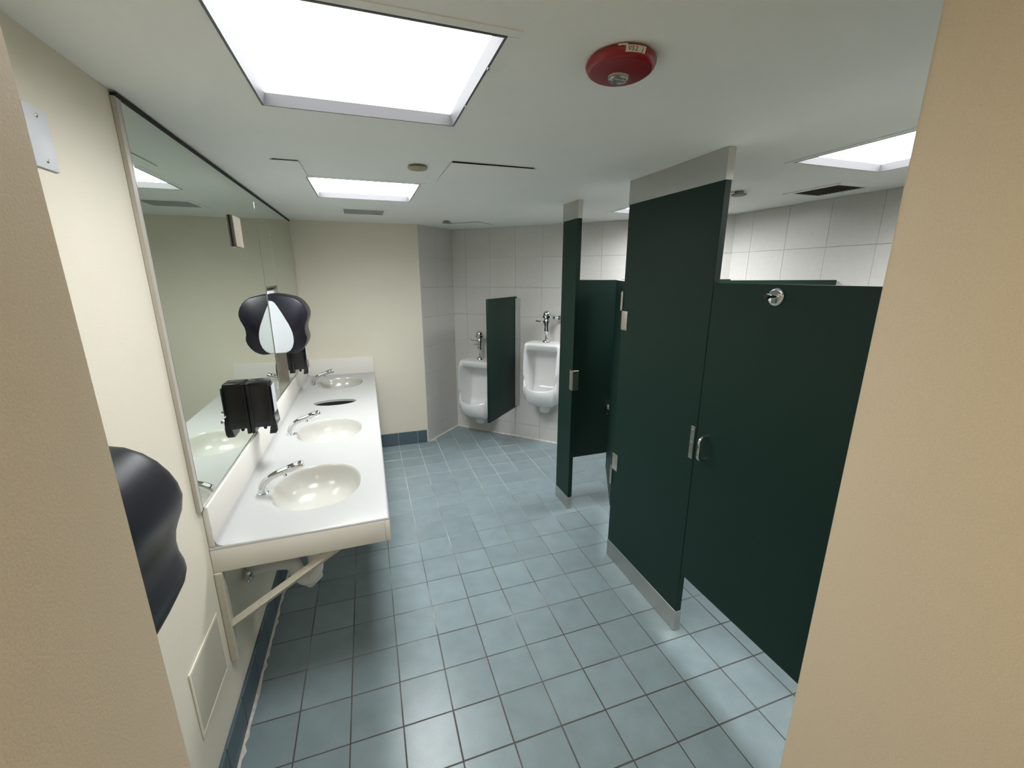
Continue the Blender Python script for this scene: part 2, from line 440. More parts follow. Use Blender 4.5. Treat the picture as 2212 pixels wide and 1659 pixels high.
# ------------------------------------------------------------------ ceiling lights
def ceiling_light(bx, label, lamp):
    x0, x1, y0, y1 = bx
    t = thing('ceiling_light', label, 'ceiling light', ((x0 + x1) / 2, (y0 + y1) / 2, H), 0, 'square ceiling light panels')
    hx, hy = (x1 - x0) / 2, (y1 - y0) / 2; D = .028; iw = .015
    def ring(bm, o, i, z0, z1):
        vo = [bm.verts.new((sx * (hx + o), sy * (hy + o), z0)) for sx, sy in ((-1, -1), (1, -1), (1, 1), (-1, 1))]
        vi = [bm.verts.new((sx * (hx + i), sy * (hy + i), z1)) for sx, sy in ((-1, -1), (1, -1), (1, 1), (-1, 1))]
        for k in range(4): bm.faces.new((vo[k], vo[(k + 1) % 4], vi[(k + 1) % 4], vi[k]))
        return vo, vi
    # painted plaster surround
    bm = bmesh.new()
    for (a, b, c, d_) in ((-hx - .026, hx + .026, -hy - .026, -hy - .002), (-hx - .026, hx + .026, hy + .0005, hy + .026), (-hx - .026, -hx - .0005, -hy - .0005, hy + .002), (hx + .0005, hx + .026, -hy - .0005, hy + .002)):
        box(bm, a, b, c, d_, -.0022, 0)
    finish('trim_frame', bm, M['ceil'], t)
    # hinged door frame: four mitred bars sloping up to the diffuser
    for k in range(4):
        bm = bmesh.new()
        cs = [(-1, -1), (1, -1), (1, 1), (-1, 1)]; a, b = cs[k], cs[(k + 1) % 4]
        prof = [(-.0004, -.003), (-.006, -.003), (-iw, D), (-iw, D + .004), (-.0004, D + .004)]
        A = [bm.verts.new((a[0] * (hx + o), a[1] * (hy + o), z)) for o, z in prof]
        B = [bm.verts.new((b[0] * (hx + o), b[1] * (hy + o), z)) for o, z in prof]
        for i in range(5): bm.faces.new((A[i], A[(i + 1) % 5], B[(i + 1) % 5], B[i]))
        bm.faces.new(A[::-1]); bm.faces.new(B)
        finish('frame_bar', bm, M['frame'], t)
    bm = bmesh.new(); box(bm, -hx + iw - .001, hx - iw + .001, -hy + iw - .001, hy - iw + .001, D - .001, D + .003)
    finish('diffuser', bm, lamp, t)
    bm = bmesh.new(); box(bm, -hx + .001, hx - .001, -hy + .001, hy - .001, D + .0045, D + .03); finish('housing', bm, M['frame'], t)
    # latches on the right bar
    for s in (-.5, .35):
        bm = bmesh.new(); box(bm, hx - .0045, hx + .001, s * hy - .006, s * hy + .006, -.006, -.003, .001); finish('latch', bm, M['chrome'], t)
    return t
ceiling_light(L_BOXES[0], 'large lit square ceiling panel nearest the doorway, above the first sink', LAMPS[0])
ceiling_light(L_BOXES[1], 'lit square ceiling panel over the far end of the sink counter', LAMPS[1])
ceiling_light(L_BOXES[2], 'lit square ceiling panel over the near stall, cut off by the entry wall', LAMPS[2])
ceiling_light(L_BOXES[3], 'lit square ceiling panel over the far stall, mostly behind the green pilaster', LAMPS[3])
# entry passage lamp behind the camera
t = thing('passage_light', 'warm ceiling lamp in the entry passage behind the viewpoint', 'ceiling light', (.335, -2.56, H))
bxo('frame', -.145, .145, -.215, .215, .020, .05, M['frame'], t); bxo('diffuser', -.13, .13, -.2, .2, .010, .0195, M['warm'], t)

# ceiling vents
def vent(bx, label, mg, n, alongx=True):
    x0, x1, y0, y1 = bx; hx, hy = (x1 - x0) / 2, (y1 - y0) / 2
    t = thing('ceiling_vent', label, 'vent', ((x0 + x1) / 2, (y0 + y1) / 2, H), 0)
    bm = bmesh.new(); f = .034
    for (a, b, c, d_) in ((-hx - f, hx + f, -hy - f, -hy), (-hx - f, hx + f, hy, hy + f), (-hx - f, -hx, -hy, hy), (hx, hx + f, -hy, hy)): box(bm, a, b, c, d_, -.004, 0)
    finish('frame', bm, M['ceil'], t)
    bxo('backing', -hx, hx, -hy, hy, .012, .02, M['dark'] if mg is M['ventd'] else M['ventl'], t)
    for k in range(n):
        y = -hy + (k + .5) * 2 * hy / n
        bm = bmesh.new(); mt = Matrix.Translation((0, y, .0005)) @ Matrix.Rotation(rad(35), 4, 'X')
        box(bm, -hx + .001, hx - .001, -hy / n * .72, hy / n * .72, -.0006, .0006, mtx=mt); finish('slat', bm, mg, t)
    for sx in (-1, 1):
        bm = bmesh.new(); lathe(bm, [(.004, 0), (.004, -.001), (.002, -.002)], (sx * (hx + f * .5), 0, -.004), seg=8); finish('screw', bm, M['capd'], t)
    return t
vent(V_BOXES[0], 'pale painted air vent in the ceiling beyond the second light panel', M['ventl'], 12)
vent(V_BOXES[1], 'dark dusty air vent in the ceiling above the right tiled wall', M['ventd'], 12)

# round ceiling caps
def cap(x, y, r, m, label, drop=.012):
    bm = bmesh.new(); lathe(bm, [(r * .55, 0), (r * .55, -drop * .6), (r, -drop * .7), (r, -drop), (r * .9, -drop - .003)], seg=28)
    o = finish('sprinkler_cap', bm, m, smooth=True); o.location = (x, y, H); tag(o, label, 'sprinkler cap', 'round sprinkler caps on the ceiling')
cap(.668, .125, .044, M['cap'], 'tan round sprinkler cap in the ceiling between the two sink lights')
cap(1.15, 2.07, .040, M['capd'], 'small grey round cap in the ceiling near the tiled corner', .016)
cap(2.54, .13, .042, M['capd'], 'dark hanging sprinkler cap in the ceiling above the stalls', .02)

# flush access hatches in the ceiling
def hatch(x0, x1, y0, y1, label, rx=0, ry=0, rz=0):
    hx, hy = (x1 - x0) / 2, (y1 - y0) / 2
    t = thing('access_hatch', label, 'access hatch', ((x0 + x1) / 2, (y0 + y1) / 2, H), rz, 'painted access hatches in the ceiling')
    bm = bmesh.new(); box(bm, -hx, hx, -hy, hy, -.004, -.001, .0008, 1)
    o = finish('hatch_panel', bm, M['ceil'], t); o.rotation_euler = (rx, ry, 0); o.location = (0, 0, -.0005 - abs(rx) * hy - abs(ry) * hx)
    bm = bmesh.new(); box(bm, -hx + .006, hx - .006, -hy + .006, hy - .006, -.0012, 0); finish('hatch_rim', bm, M['dark'], t)
hatch(.798, 1.190, -.012, .400, 'large square ceiling hatch behind the red alarm', rx=rad(.55), ry=rad(-.25))
hatch(.062, .174, .191, .50, 'small ceiling hatch beside the mirror top', rx=rad(.4), ry=rad(-.2))
hatch(1.23, 1.60, 2.10, 2.40, 'ceiling hatch above the urinals by the tiled corner', rx=rad(.35), rz=rad(-45))

# red ceiling alarm
t = thing('fire_alarm', 'round red fire alarm strobe on the ceiling', 'alarm', (1.0, -1.008, H - .0030))
t.rotation_mode = 'AXIS_ANGLE'; t.rotation_axis_angle = (rad(2.2), -.857, .515, 0)
R_ = .080
bm = bmesh.new(); lathe(bm, [(.052, .0045), (.052, -.004)], seg=28); finish('mounting_base', bm, M['redflat'], t, smooth=True)
bm = bmesh.new(); lathe(bm, [(R_ * .92, 0), (R_ * .97, -.002), (R_, -.006), (R_ * .99, -.011), (R_ * .95, -.0175), (R_ * .87, -.022), (R_ * .82, -.0235)], seg=48)
finish('housing', bm, M['red'], t, smooth=True, angle=60)
bm = bmesh.new(); lathe(bm, [(R_ * .815, -.0230), (R_ * .81, -.0245), (R_ * .79, -.0252)], seg=40); finish('face_plate', bm, M['redflat'], t, smooth=True)
bm = bmesh.new(); lathe(bm, [(.027, -.0245), (.0265, -.028), (.023, -.034), (.015, -.037)], (.004, .012, 0), seg=10, sy=.8); finish('strobe_lens', bm, M['lens'], t, smooth=True, angle=20)
bm = bmesh.new(); lathe(bm, [(.026, -.0253), (.026, -.0260)], (.004, .012, 0), seg=20, sy=.8); box(bm, -.018, .022, .008, .016, -.032, -.028, .0015); finish('reflector', bm, M['chrome'], t)
def on_rim(bm, ang, w_, h_, off, m_rot=0, n=6):
    """thin curved sticker on the sloping rim (between two profile points)"""
    rows = [(R_ * .992 + off, -.030), (R_ * .93 + off, -.0465)]
    for k in range(n):
        pass
    vs = []
    for (r, z) in ((R_ + off, -.0062), (R_ * .99 + off, -.0115), (R_ * .95 + off, -.0180)):
        vs.append([bm.verts.new((r * math.cos(ang + (k / n - .5) * w_ / R_), r * math.sin(ang + (k / n - .5) * w_ / R_), z * h_)) for k in range(n + 1)])
    for a, b in zip(vs, vs[1:]):
        for k in range(n): bm.faces.new((a[k], a[k + 1], b[k + 1], b[k]))
bm = bmesh.new(); on_rim(bm, rad(-98), .046, 1.0, .0014)
lb = finish('label', bm, M['label'], t, smooth=True)
def text_on_rim(txt, ang, size, off):
    for i, ch in enumerate(txt):
        if ch == ' ': continue
        c = bpy.data.curves.new('txt', 'FONT'); c.body = ch; c.size = size; c.extrude = .0002; c.align_x = 'CENTER'; c.align_y = 'CENTER'
        o = bpy.data.objects.new('txt', c); COL.objects.link(o)
        me = bpy.data.meshes.new_from_object(o); bpy.data.objects.remove(o)
        a = ang + (i - (len(txt) - 1) / 2) * .0074 / R_
        me.materials.append(M['ink'])
        q = bpy.data.objects.new('lettering', me); COL.objects.link(q); q.parent = lb
        r = R_ * .975 + off; z = -.0132
        # letters stand on the rim, read from below
        nrm = Vector((math.cos(a) * .8, math.sin(a) * .8, -.6)).normalized()
        tx = Vector((-math.sin(a), math.cos(a), 0)); ty = nrm.cross(tx)
        mt = Matrix((tx, ty, nrm)).transposed().to_4x4(); mt.translation = (r * math.cos(a), r * math.sin(a), z)
        q.matrix_local = mt
text_on_rim('V52 J', rad(-98), .0115, .0030)
bm = bmesh.new(); on_rim(bm, rad(-119), .020, .55, .0006); finish('white_sticker', bm, M['label'], t, smooth=True)

# ------------------------------------------------------------------ sink counter
CX1, CY0, CY1, CZ = .42, -.405, 2.404, .830
t = thing('sink_counter', 'long white counter with three oval sinks under the mirror', 'counter', (0, 0, 0))
SINKS = [(.118, -.008), (.118, .762), (.118, 2.03)]; SA, SB = .178, .213
HOLE = (.11, 1.387, .152, .082)
def oval(cx, cy, a, b, n=48, pw=2.25):
    out = []
    for k in range(n):
        th = 2 * math.pi * k / n; c, s = math.cos(th), math.sin(th)
        out.append((cx + a * math.copysign(abs(c) ** (2 / pw), c), cy + b * math.copysign(abs(s) ** (2 / pw), s)))
    return out
bm = bmesh.new()
def loop(pts, z):
    vs = [bm.verts.new((x, y, z)) for x, y in pts]
    es = [bm.edges.new((vs[k], vs[(k + 1) % len(vs)])) for k in range(len(vs))]
    return vs, es
ro = .010
rect = [(XL + .001, CY0 + ro), (CX1 - ro, CY0 + ro), (CX1 - ro, CY1), (XL + .001, CY1)]
ov, oe = loop(rect, CZ); edges = list(oe); loops = []
for cx, cy in SINKS:
    v_, e_ = loop(oval(cx, cy, SA + .012, SB + .012), CZ); edges += e_; loops.append(v_)
v_, e_ = loop(oval(*HOLE, n=40, pw=2), CZ); edges += e_
bmesh.ops.triangle_fill(bm, use_beauty=True, use_dissolve=False, edges=edges)
hb = [bm.verts.new((v.co.x, v.co.y, CZ - .022)) for v in v_]
for k in range(len(v_)): bm.faces.new((v_[k], v_[(k + 1) % 40], hb[(k + 1) % 40], hb[k]))
wb = bmesh.new()
rg = [[wb.verts.new((x, y, z)) for x, y in oval(HOLE[0], HOLE[1], HOLE[2] - .003, HOLE[3] - .003, 40, 2)] for z in (CZ - .016, CZ - .30)]
for k in range(40): wb.faces.new((rg[0][k], rg[0][(k + 1) % 40], rg[1][(k + 1) % 40], rg[1][k]))
wb.faces.new(rg[1])
finish('dark_hole_liner', wb, M['dark'], t, smooth=True)  # near-black liner added so the waste hole reads dark inside
# rounded front and near edges running into the apron
def edge_roll(pts_of):
    prev = None
    for i in range(6):
        a = rad(90 - 18 * i); ring = [bm.verts.new(p) for p in pts_of(a)]
        if prev:
            for k in range(len(ring) - 1): bm.faces.new((prev[k], prev[k + 1], ring[k + 1], ring[k]))
        prev = ring
edge_roll(lambda a: [(XL + .001, CY0 + ro - ro * math.cos(a), CZ - ro + ro * math.sin(a)), (CX1 - ro + ro * math.cos(a) * .7071 * 1.2 if a < 1.5 else CX1 - ro, CY0 + ro - ro * math.cos(a) * (.85 if a < 1.5 else 1), CZ - ro + ro * math.sin(a)), (CX1 - ro + ro * math.cos(a), CY0 + ro, CZ - ro + ro * math.sin(a)), (CX1 - ro + ro * math.cos(a), CY1, CZ - ro + ro * math.sin(a))])
bmesh.ops.remove_doubles(bm, verts=bm.verts[:], dist=.00005)
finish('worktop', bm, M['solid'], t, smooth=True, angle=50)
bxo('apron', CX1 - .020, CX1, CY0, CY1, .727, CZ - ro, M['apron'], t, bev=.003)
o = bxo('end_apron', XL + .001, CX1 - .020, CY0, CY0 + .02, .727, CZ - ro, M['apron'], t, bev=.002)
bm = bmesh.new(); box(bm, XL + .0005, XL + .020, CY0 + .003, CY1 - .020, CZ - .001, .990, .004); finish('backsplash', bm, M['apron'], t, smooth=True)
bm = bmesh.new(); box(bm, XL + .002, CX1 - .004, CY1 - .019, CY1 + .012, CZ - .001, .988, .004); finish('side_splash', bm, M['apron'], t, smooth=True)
# soft cove between top and splash
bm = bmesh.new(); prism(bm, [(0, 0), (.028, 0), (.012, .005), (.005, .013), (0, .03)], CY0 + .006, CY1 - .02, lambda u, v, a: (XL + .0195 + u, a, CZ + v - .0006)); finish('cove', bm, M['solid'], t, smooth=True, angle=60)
for cx, cy in SINKS:
    bm = bmesh.new(); rings = []
    prof = [(1.0, .0, .012), (.985, -.0035, .008), (.965, -.012, 0), (.93, -.035, 0), (.86, -.070, 0), (.74, -.102, 0), (.56, -.122, 0), (.34, -.131, 0), (.14, -.134, 0)]
    for s, z, ex in prof:
        # the bowl is deepest a little towards the wall
        sh = -(1 - s) * .022
        rings.append([bm.verts.new((x + sh, y, CZ + z)) for x, y in oval(cx, cy, (SA + .012) * s, (SB + .012) * s, 48, 2.25 if s > .7 else 2.0)])
    for a, b in zip(rings, rings[1:]):
        for k in range(48): bm.faces.new((a[k], a[(k + 1) % 48], b[(k + 1) % 48], b[k]))
    bm.faces.new(rings[-1])
    bs = finish('basin', bm, M['basin'], t, smooth=True, angle=80)
    bm = bmesh.new(); lathe(bm, [(.022, CZ - .1335), (.021, CZ - .131), (.012, CZ - .132)], (cx - .019, cy, 0), seg=20); finish('drain', bm, M['chrome'], bs, smooth=True)
# triangular support bracket at the near end
br = None
bm = bmesh.new(); tube(bm, [(XL + .020, -.392, .487), (.215, -.375, .722)], .018, 4); finish('support_bracket', bm, M['bracket'], t)
bm = bmesh.new(); box(bm, XL + .0005, XL + .026, -.412, -.378, .335, .726, .004); finish('bracket_wall_leg', bm, M['bracket'], t)

# faucets
def faucet(cx, cy, label):
    t = thing('faucet', label, 'faucet', (cx, cy, CZ), 0, 'chrome faucets on the sink counter')
    bm = bmesh.new()
    pts = smooth_path([(0, 0, 0), (.004, 0, .030), (.020, 0, .058), (.048, 0, .078), (.085, 0, .092), (.122, 0, .103)], 5)
    n = len(pts); tube(bm, pts, [.0205 - .0055 * min(1, k / (n * .55)) for k in range(n)], 16); finish('spout', bm, M['chrome'], t, smooth=True, angle=60)
    bm = bmesh.new(); d = Vector((.965, 0, .262)); a = Vector((.112, 0, .1015))
    tube(bm, [a, a + d * .003, a + d * .062, a + d * .066], [.015, .0185, .0185, .0165], 18); finish('aerator_tip', bm, M['chrome'], t, smooth=True, angle=50)
    bm = bmesh.new(); tube(bm, [(.092, 0, .090), (.098, 0, .070)], [.008, .0075], 12); finish('sensor', bm, M['chrome'], t, smooth=True)
    bm = bmesh.new(); lathe(bm, [(.024, .0003), (.024, .004), (.019, .007)], seg=24); finish('base_ring', bm, M['chrome'], t, smooth=True)
    return t
for (cx, cy), lab in zip(SINKS, ('chrome faucet at the sink nearest the doorway', 'chrome faucet at the middle sink beside the soap dispenser', 'chrome faucet at the farthest sink by the cream wall')):
    faucet(-.105, cy - .012, lab)
# drain traps under the sinks
for (cx, cy), lab in zip(SINKS, ('white wrapped drain trap under the nearest sink', 'white wrapped drain trap under the middle sink', 'white wrapped drain trap under the farthest sink')):
    t = thing('drain_trap', lab, 'pipe', (cx - .028, cy, 0), 0, 'drain traps under the counter')
    yy = -.06
    bm = bmesh.new(); tube(bm, smooth_path([(-.02, 0, .696), (-.02, -.01, .60), (-.02, -.03, .50), (-.02, -.045, .42), (-.055, yy, .385), (-.09, yy, .42), (-.115, yy, .485), (-.18, yy, .50), (-.29, yy, .50)], 5), .033, 14); finish('pipe_wrap', bm, M['pvc'], t, smooth=True, angle=60)
    bm = bmesh.new(); lathe(bm, [(.040, .0), (.040, .03), (.035, .034)], (-.02, -.02, .53), seg=16); finish('slip_nut', bm, M['pvc'], t, smooth=True)
    bm = bmesh.new(); tube(bm, [(-.02, .02, .335), (-.05, yy, .36)], [.020, .024], 12); finish('cleanout', bm, M['pvc'], t, smooth=True)
    bm = bmesh.new(); tube(bm, [(-.29, yy - .07, .50), (-.27, yy - .07, .50)], .010, 10); tube(bm, [(-.275, yy - .07, .485), (-.275, yy - .07, .53)], .012, 10); box(bm, -.268, -.255, yy - .088, yy - .052, .488, .512, .004); finish('shutoff_valve', bm, M['chrome'], t, smooth=True)

# ------------------------------------------------------------------ mirror
MX = XL + .0115
t = thing('wall_mirror', 'large frameless wall mirror over the sink counter up to the ceiling', 'mirror', (0, 0, 0))
MY0, MZ0, MZ1 = -.418, .9945, 2.238
def pane(y0, y1, z0, z1):
    bm = bmesh.new(); box(bm, MX - .006, MX, y0, y1, z0, z1, .0006, 1); finish('mirror_pane', bm, M['mirror'], t)
pane(MY0, CABY0 - .003, MZ0, MZ1); pane(CABY0, CABY1, CABZ1 + .004, MZ1); pane(CABY1 + .003, 2.404, MZ0, MZ1)
bxo('top_shadow_strip', XL + .0005, MX + .003, MY0 - .02, 2.405, MZ1, MZ1 + .011, M['dark'], t)  # black strip standing in for the shadow line above the mirror
bm = bmesh.new(); box(bm, XL + .0005, MX + .0015, MY0 - .022, MY0, MZ0 - .005, MZ1 + .002, .0012, 1); finish('edge_trim', bm, M['trimp'], t)
bm = bmesh.new(); box(bm, MX - .003, MX + .0022, MY0 + .0002, MY0 + .0042, MZ0 - .004, MZ1); finish('edge_channel', bm, M['chrome'], t)
bm = bmesh.new(); box(bm, MX - .006, MX + .0022, MY0, CABY0 - .003, MZ0 - .004, MZ0 + .0045); box(bm, MX - .006, MX + .0022, CABY1 + .003, 2.40, MZ0 - .004, MZ0 + .0045); finish('bottom_channel', bm, M['steel'], t)
bm = bmesh.new()
box(bm, XL + .0005, MX - .0065, MY0, CABY0 - .003, MZ0, MZ1); box(bm, XL + .0005, MX - .0065, CABY1 + .003, 2.404, MZ0, MZ1); box(bm, XL + .0005, MX - .0065, CABY0, CABY1, CABZ1 + .004, MZ1)
finish('backing', bm, M['dark'], t)
# blank cover plate in a cut-out of the mirror
t = thing('blank_plate', 'beige blank cover plate set into the mirror near the ceiling', 'wall plate', (MX, .545, 1.985))
bm = bmesh.new(); box(bm, .0002, .014, -.052, .085, -.073, .073, .003); finish('plate', bm, M['plate'], t, smooth=True)
bm = bmesh.new(); box(bm, .0002, .0035, -.062, -.0525, -.070, .073); finish('gap', bm, M['dark'], t)
bm = bmesh.new(); box(bm, .0002, .008, -.050, .083, -.0765, -.0735, .001, 1); finish('lower_lip', bm, M['chrome'], t)
# white blank plate on the left wall
t = thing('blank_plate', 'white blank wall plate with two screws left of the mirror', 'wall plate', (XL, -.781, 2.045))
bm = bmesh.new(); box(bm, .0003, .006, -.036, .036, -.058, .058, .0025); finish('plate', bm, M['white'], t, smooth=True)
for s in (-1, 1):
    bm = bmesh.new(); lathe(bm, [(.0042, .006), (.0042, .0068), (.003, .0075)], (0, 0, s * .042), axis='X', seg=12); finish('screw', bm, M['steel'], t, smooth=True)
# access panel low on the left wall
t = thing('wall_hatch', 'square painted access hatch low on the left wall by the sink bracket', 'access hatch', (XL, -.583, .472))
bm = bmesh.new()
for (a, b, c, d_) in ((-.132, .132, .114, .126), (-.132, .132, -.126, -.114), (-.132, -.120, -.114, .114), (.120, .132, -.114, .114)): box(bm, .0003, .0045, a, b, c, d_, .001, 1)
finish('frame', bm, M['wall'], t)
bm = bmesh.new(); box(bm, .0003, .0008, -.120, .120, -.114, .114); finish('gap', bm, M['dark'], t)
bm = bmesh.new(); box(bm, .0008, .003, -.1165, .118, -.1125, .110, .0008, 1); finish('door', bm, M['panel'], t)
bm = bmesh.new(); lathe(bm, [(.007, .003), (.007, .0036), (.004, .0038)], (0, .085, 0), axis='X', seg=12); finish('lock', bm, M['panel'], t)

# ------------------------------------------------------------------ towel cabinet and dispensers
t = thing('towel_cabinet', 'recessed stainless steel towel cabinet in the mirror', 'cabinet', (XL, (CABY0 + CABY1) / 2, CABZ0))
hw = (CABY1 - CABY0) / 2; hh = CABZ1 - CABZ0
bm = bmesh.new(); box(bm, -.040, -.036, -hw, hw, 0, hh); finish('back_panel', bm, M['steel'], t)
bm = bmesh.new()
box(bm, -.036, .0145, -hw, -hw + .003, 0, hh); box(bm, -.036, .0145, hw - .003, hw, 0, hh); box(bm, -.036, .0145, -hw + .003, hw - .003, hh - .003, hh); box(bm, -.036, .0145, -hw + .003, hw - .003, 0, .003)
finish('frame', bm, M['steel'], t)
bm = bmesh.new(); box(bm, -.0355, -.011, -hw + .004, hw - .004, .26, hh - .026, .001, 1); finish('white_backing', bm, M['cabwhite'], t)
bm = bmesh.new(); prism(bm, [(-.0355, .004), (.010, .004), (-.0355, .10)], -hw + .004, hw - .004, lambda u, v, a: (u, a, v)); finish('sloped_sill', bm, M['steel'], t)

PROF = [(.0, .402), (.036, .404), (.085, .398), (.152, .381), (.178, .365), (.198, .345), (.214, .320), (.224, .295), (.228, .268), (.222, .236), (.212, .212), (.204, .190), (.200, .165), (.201, .140), (.207, .118), (.208, .100), (.201, .075), (.186, .048), (.164, .023), (.135, .007), (.105, .002), (.076, .005), (.0, .010)]
TEAR = [(.001, .362), (.022, .359), (.036, .350), (.050, .325), (.072, .280), (.104, .206), (.114, .176), (.121, .149), (.124, .115), (.122, .083), (.112, .050), (.095, .026), (.070, .012), (.001, .012)]
def towel_dispenser(loc, wid, label):
    t = thing('towel_dispenser', label, 'dispenser', loc, 0, 'black paper towel dispensers')
    h = wid / 2; bm = bmesh.new(); rings = []; cx, cz = .08, .2
    # cover: profile swept across its width, edges rolled over
    for y, s in ((-h, .955), (-h + .004, .975), (-h + .012, .992), (-h + .025, 1.0), (-h * .5, 1.012), (0, 1.016), (h * .5, 1.012), (h - .025, 1.0), (h - .012, .992), (h - .004, .975), (h, .955)):
        rings.append([bm.verts.new((max(0, (u if u < .01 else cx + (u - cx) * s)), y, cz + (v - cz) * s)) for u, v in PROF])
    n = len(PROF)
    for a, b in zip(rings, rings[1:]):
        for k in range(n - 1): bm.faces.new((a[k], a[k + 1], b[k + 1], b[k]))
        bm.faces.new((a[n - 1], a[0], b[0], b[n - 1]))
    bm.faces.new(rings[0]); bm.faces.new(rings[-1][::-1])
    finish('cover', bm, M['navy'], t, smooth=True, angle=50)
    for sgn in (-1, 1):
        bm = bmesh.new()
        A, B = prism(bm, TEAR, sgn * (h - .002), sgn * (h + .004), lambda u, v, a: (u, a, v))
        es = [e for e in bm.edges if all(abs(abs(v.co.y) - (h + .004)) < 1e-6 for v in e.verts)]
        bmesh.ops.bevel(bm, geom=es, offset=.003, segments=2, affect='EDGES')
        sp = finish('side_panel', bm, M['grey'], t, smooth=True, angle=45); sp['label'] = 'pale grey teardrop side panel'
    bm = bmesh.new(); box(bm, .09, .13, -h * .7, h * .7, .000, .012, .003); finish('paper_slot', bm, M['black'], t, smooth=True)
    return t
towel_dispenser((XL - .010, 1.300, 1.252), .22, 'black paper towel dispenser hanging in the steel cabinet by the mirror')
towel_dispenser((XL + .001, -1.185, 1.085), .26, 'black paper towel dispenser on the left wall beside the entry jamb')

def soap_dispenser(loc, label):
    t = thing('soap_dispenser', label, 'dispenser', loc, 0, 'black soap dispensers on the mirror')
    D, hw, ht = .108, .052, .265
    bm = bmesh.new()
    # body in plan: flat back, bowed front
    plan = [(.0, -hw), (.085, -hw), (.098, -hw + .006), (.105, -hw * .55), (D, 0), (.105, hw * .55), (.098, hw - .006), (.085, hw), (.0, hw)]
    rings = []
    for z, s in ((.050, .90), (.040, .97), (.046, .99), (.07, 1.0), (.235, 1.0), (.248, .995), (.255, .97)):
        rings.append([bm.verts.new((x * s if x > .01 else x, y * s, z)) for x, y in plan])
    for a, b in zip(rings, rings[1:]):
        for k in range(len(plan)): bm.faces.new((a[k], a[(k + 1) % len(plan)], b[(k + 1) % len(plan)], b[k]))
    bm.faces.new(rings[0][::-1]); bm.faces.new(rings[-1])
    finish('body', bm, M['black'], t, smooth=True, angle=40)
    bm = bmesh.new(); box(bm, .0, .018, -hw - .003, hw + .003, .012, .266, .003); finish('back_plate', bm, M['black'], t, smooth=True)
    bm = bmesh.new(); box(bm, .002, .096, -hw + .003, hw - .003, .252, .270, .006); finish('lid', bm, M['black'], t, smooth=True)
    bm = bmesh.new(); lathe(bm, [(.012, .2695), (.012, .2715), (.008, .272)], (.06, .0, 0), seg=16); finish('lock_button', bm, M['rubber'], t, smooth=True)
    bm = bmesh.new(); prism(bm, [(.076, .0), (.105, .0), (.112, .012), (.113, .045), (.108, .10), (.098, .10), (.095, .045), (.084, .040)], -hw * .92, hw * .92, lambda u, v, a: (u, a, v)); finish('push_lever', bm, M['black'], t, smooth=True)
    bm = bmesh.new(); box(bm, .1135, .1150, -hw * .80, hw * .80, .012, .043); box(bm, .1088, .1098, -hw * .7, hw * .7, .105, .245); finish('front_sheen', bm, M['grey'], t)  # pale grey strips painted as the sheen on the black front
    bm = bmesh.new(); lathe(bm, [(.009, .045), (.008, .018), (.004, .012)], (.05, 0, 0), seg=14); finish('nozzle', bm, M['rubber'], t, smooth=True)
    return t
soap_dispenser((MX + .0005, .345, 1.000), 'black soap dispenser on the mirror beside the middle sink, the nearer one')
soap_dispenser((MX + .0005, 1.655, 1.020), 'black soap dispenser on the mirror beyond the steel cabinet')

# ------------------------------------------------------------------ urinals
UN = Vector((-R2, -R2, 0)); US = Vector((R2, -R2, 0))             # out of the wall, along the wall
def upos(s, off=0, z=0): return Vector((*CB, 0)) + US * s + UN * off + Vector((0, 0, z))
PC = [(0, .13), (.07, .045), (.16, .012), (.25, .03), (.315, .085), (.342, .15), (.350, .20), (.340, .214), (.325, .205), (.285, .145), (.20, .105), (.115, .14), (.075, .22), (.058, .38), (.062, .54), (.085, .578), (.19, .592), (.222, .605), (.243, .650), (.237, .668), (.220, .675), (0, .675)]
PE = [(0, .13), (.07, .05), (.16, .03), (.245, .06), (.295, .12), (.315, .17), (.322, .215), (.316, .250), (.308, .285), (.299, .322), (.291, .362), (.283, .41), (.277, .45), (.271, .50), (.266, .54), (.260, .575), (.256, .598), (.252, .622), (.246, .65), (.238, .667), (.221, .675), (0, .675)]
WD = [.125, .135, .15, .168, .182, .188, .189, .187, .188, .189, .190, .191, .192, .193, .194, .195, .196, .197, .197, .196, .195, .195]
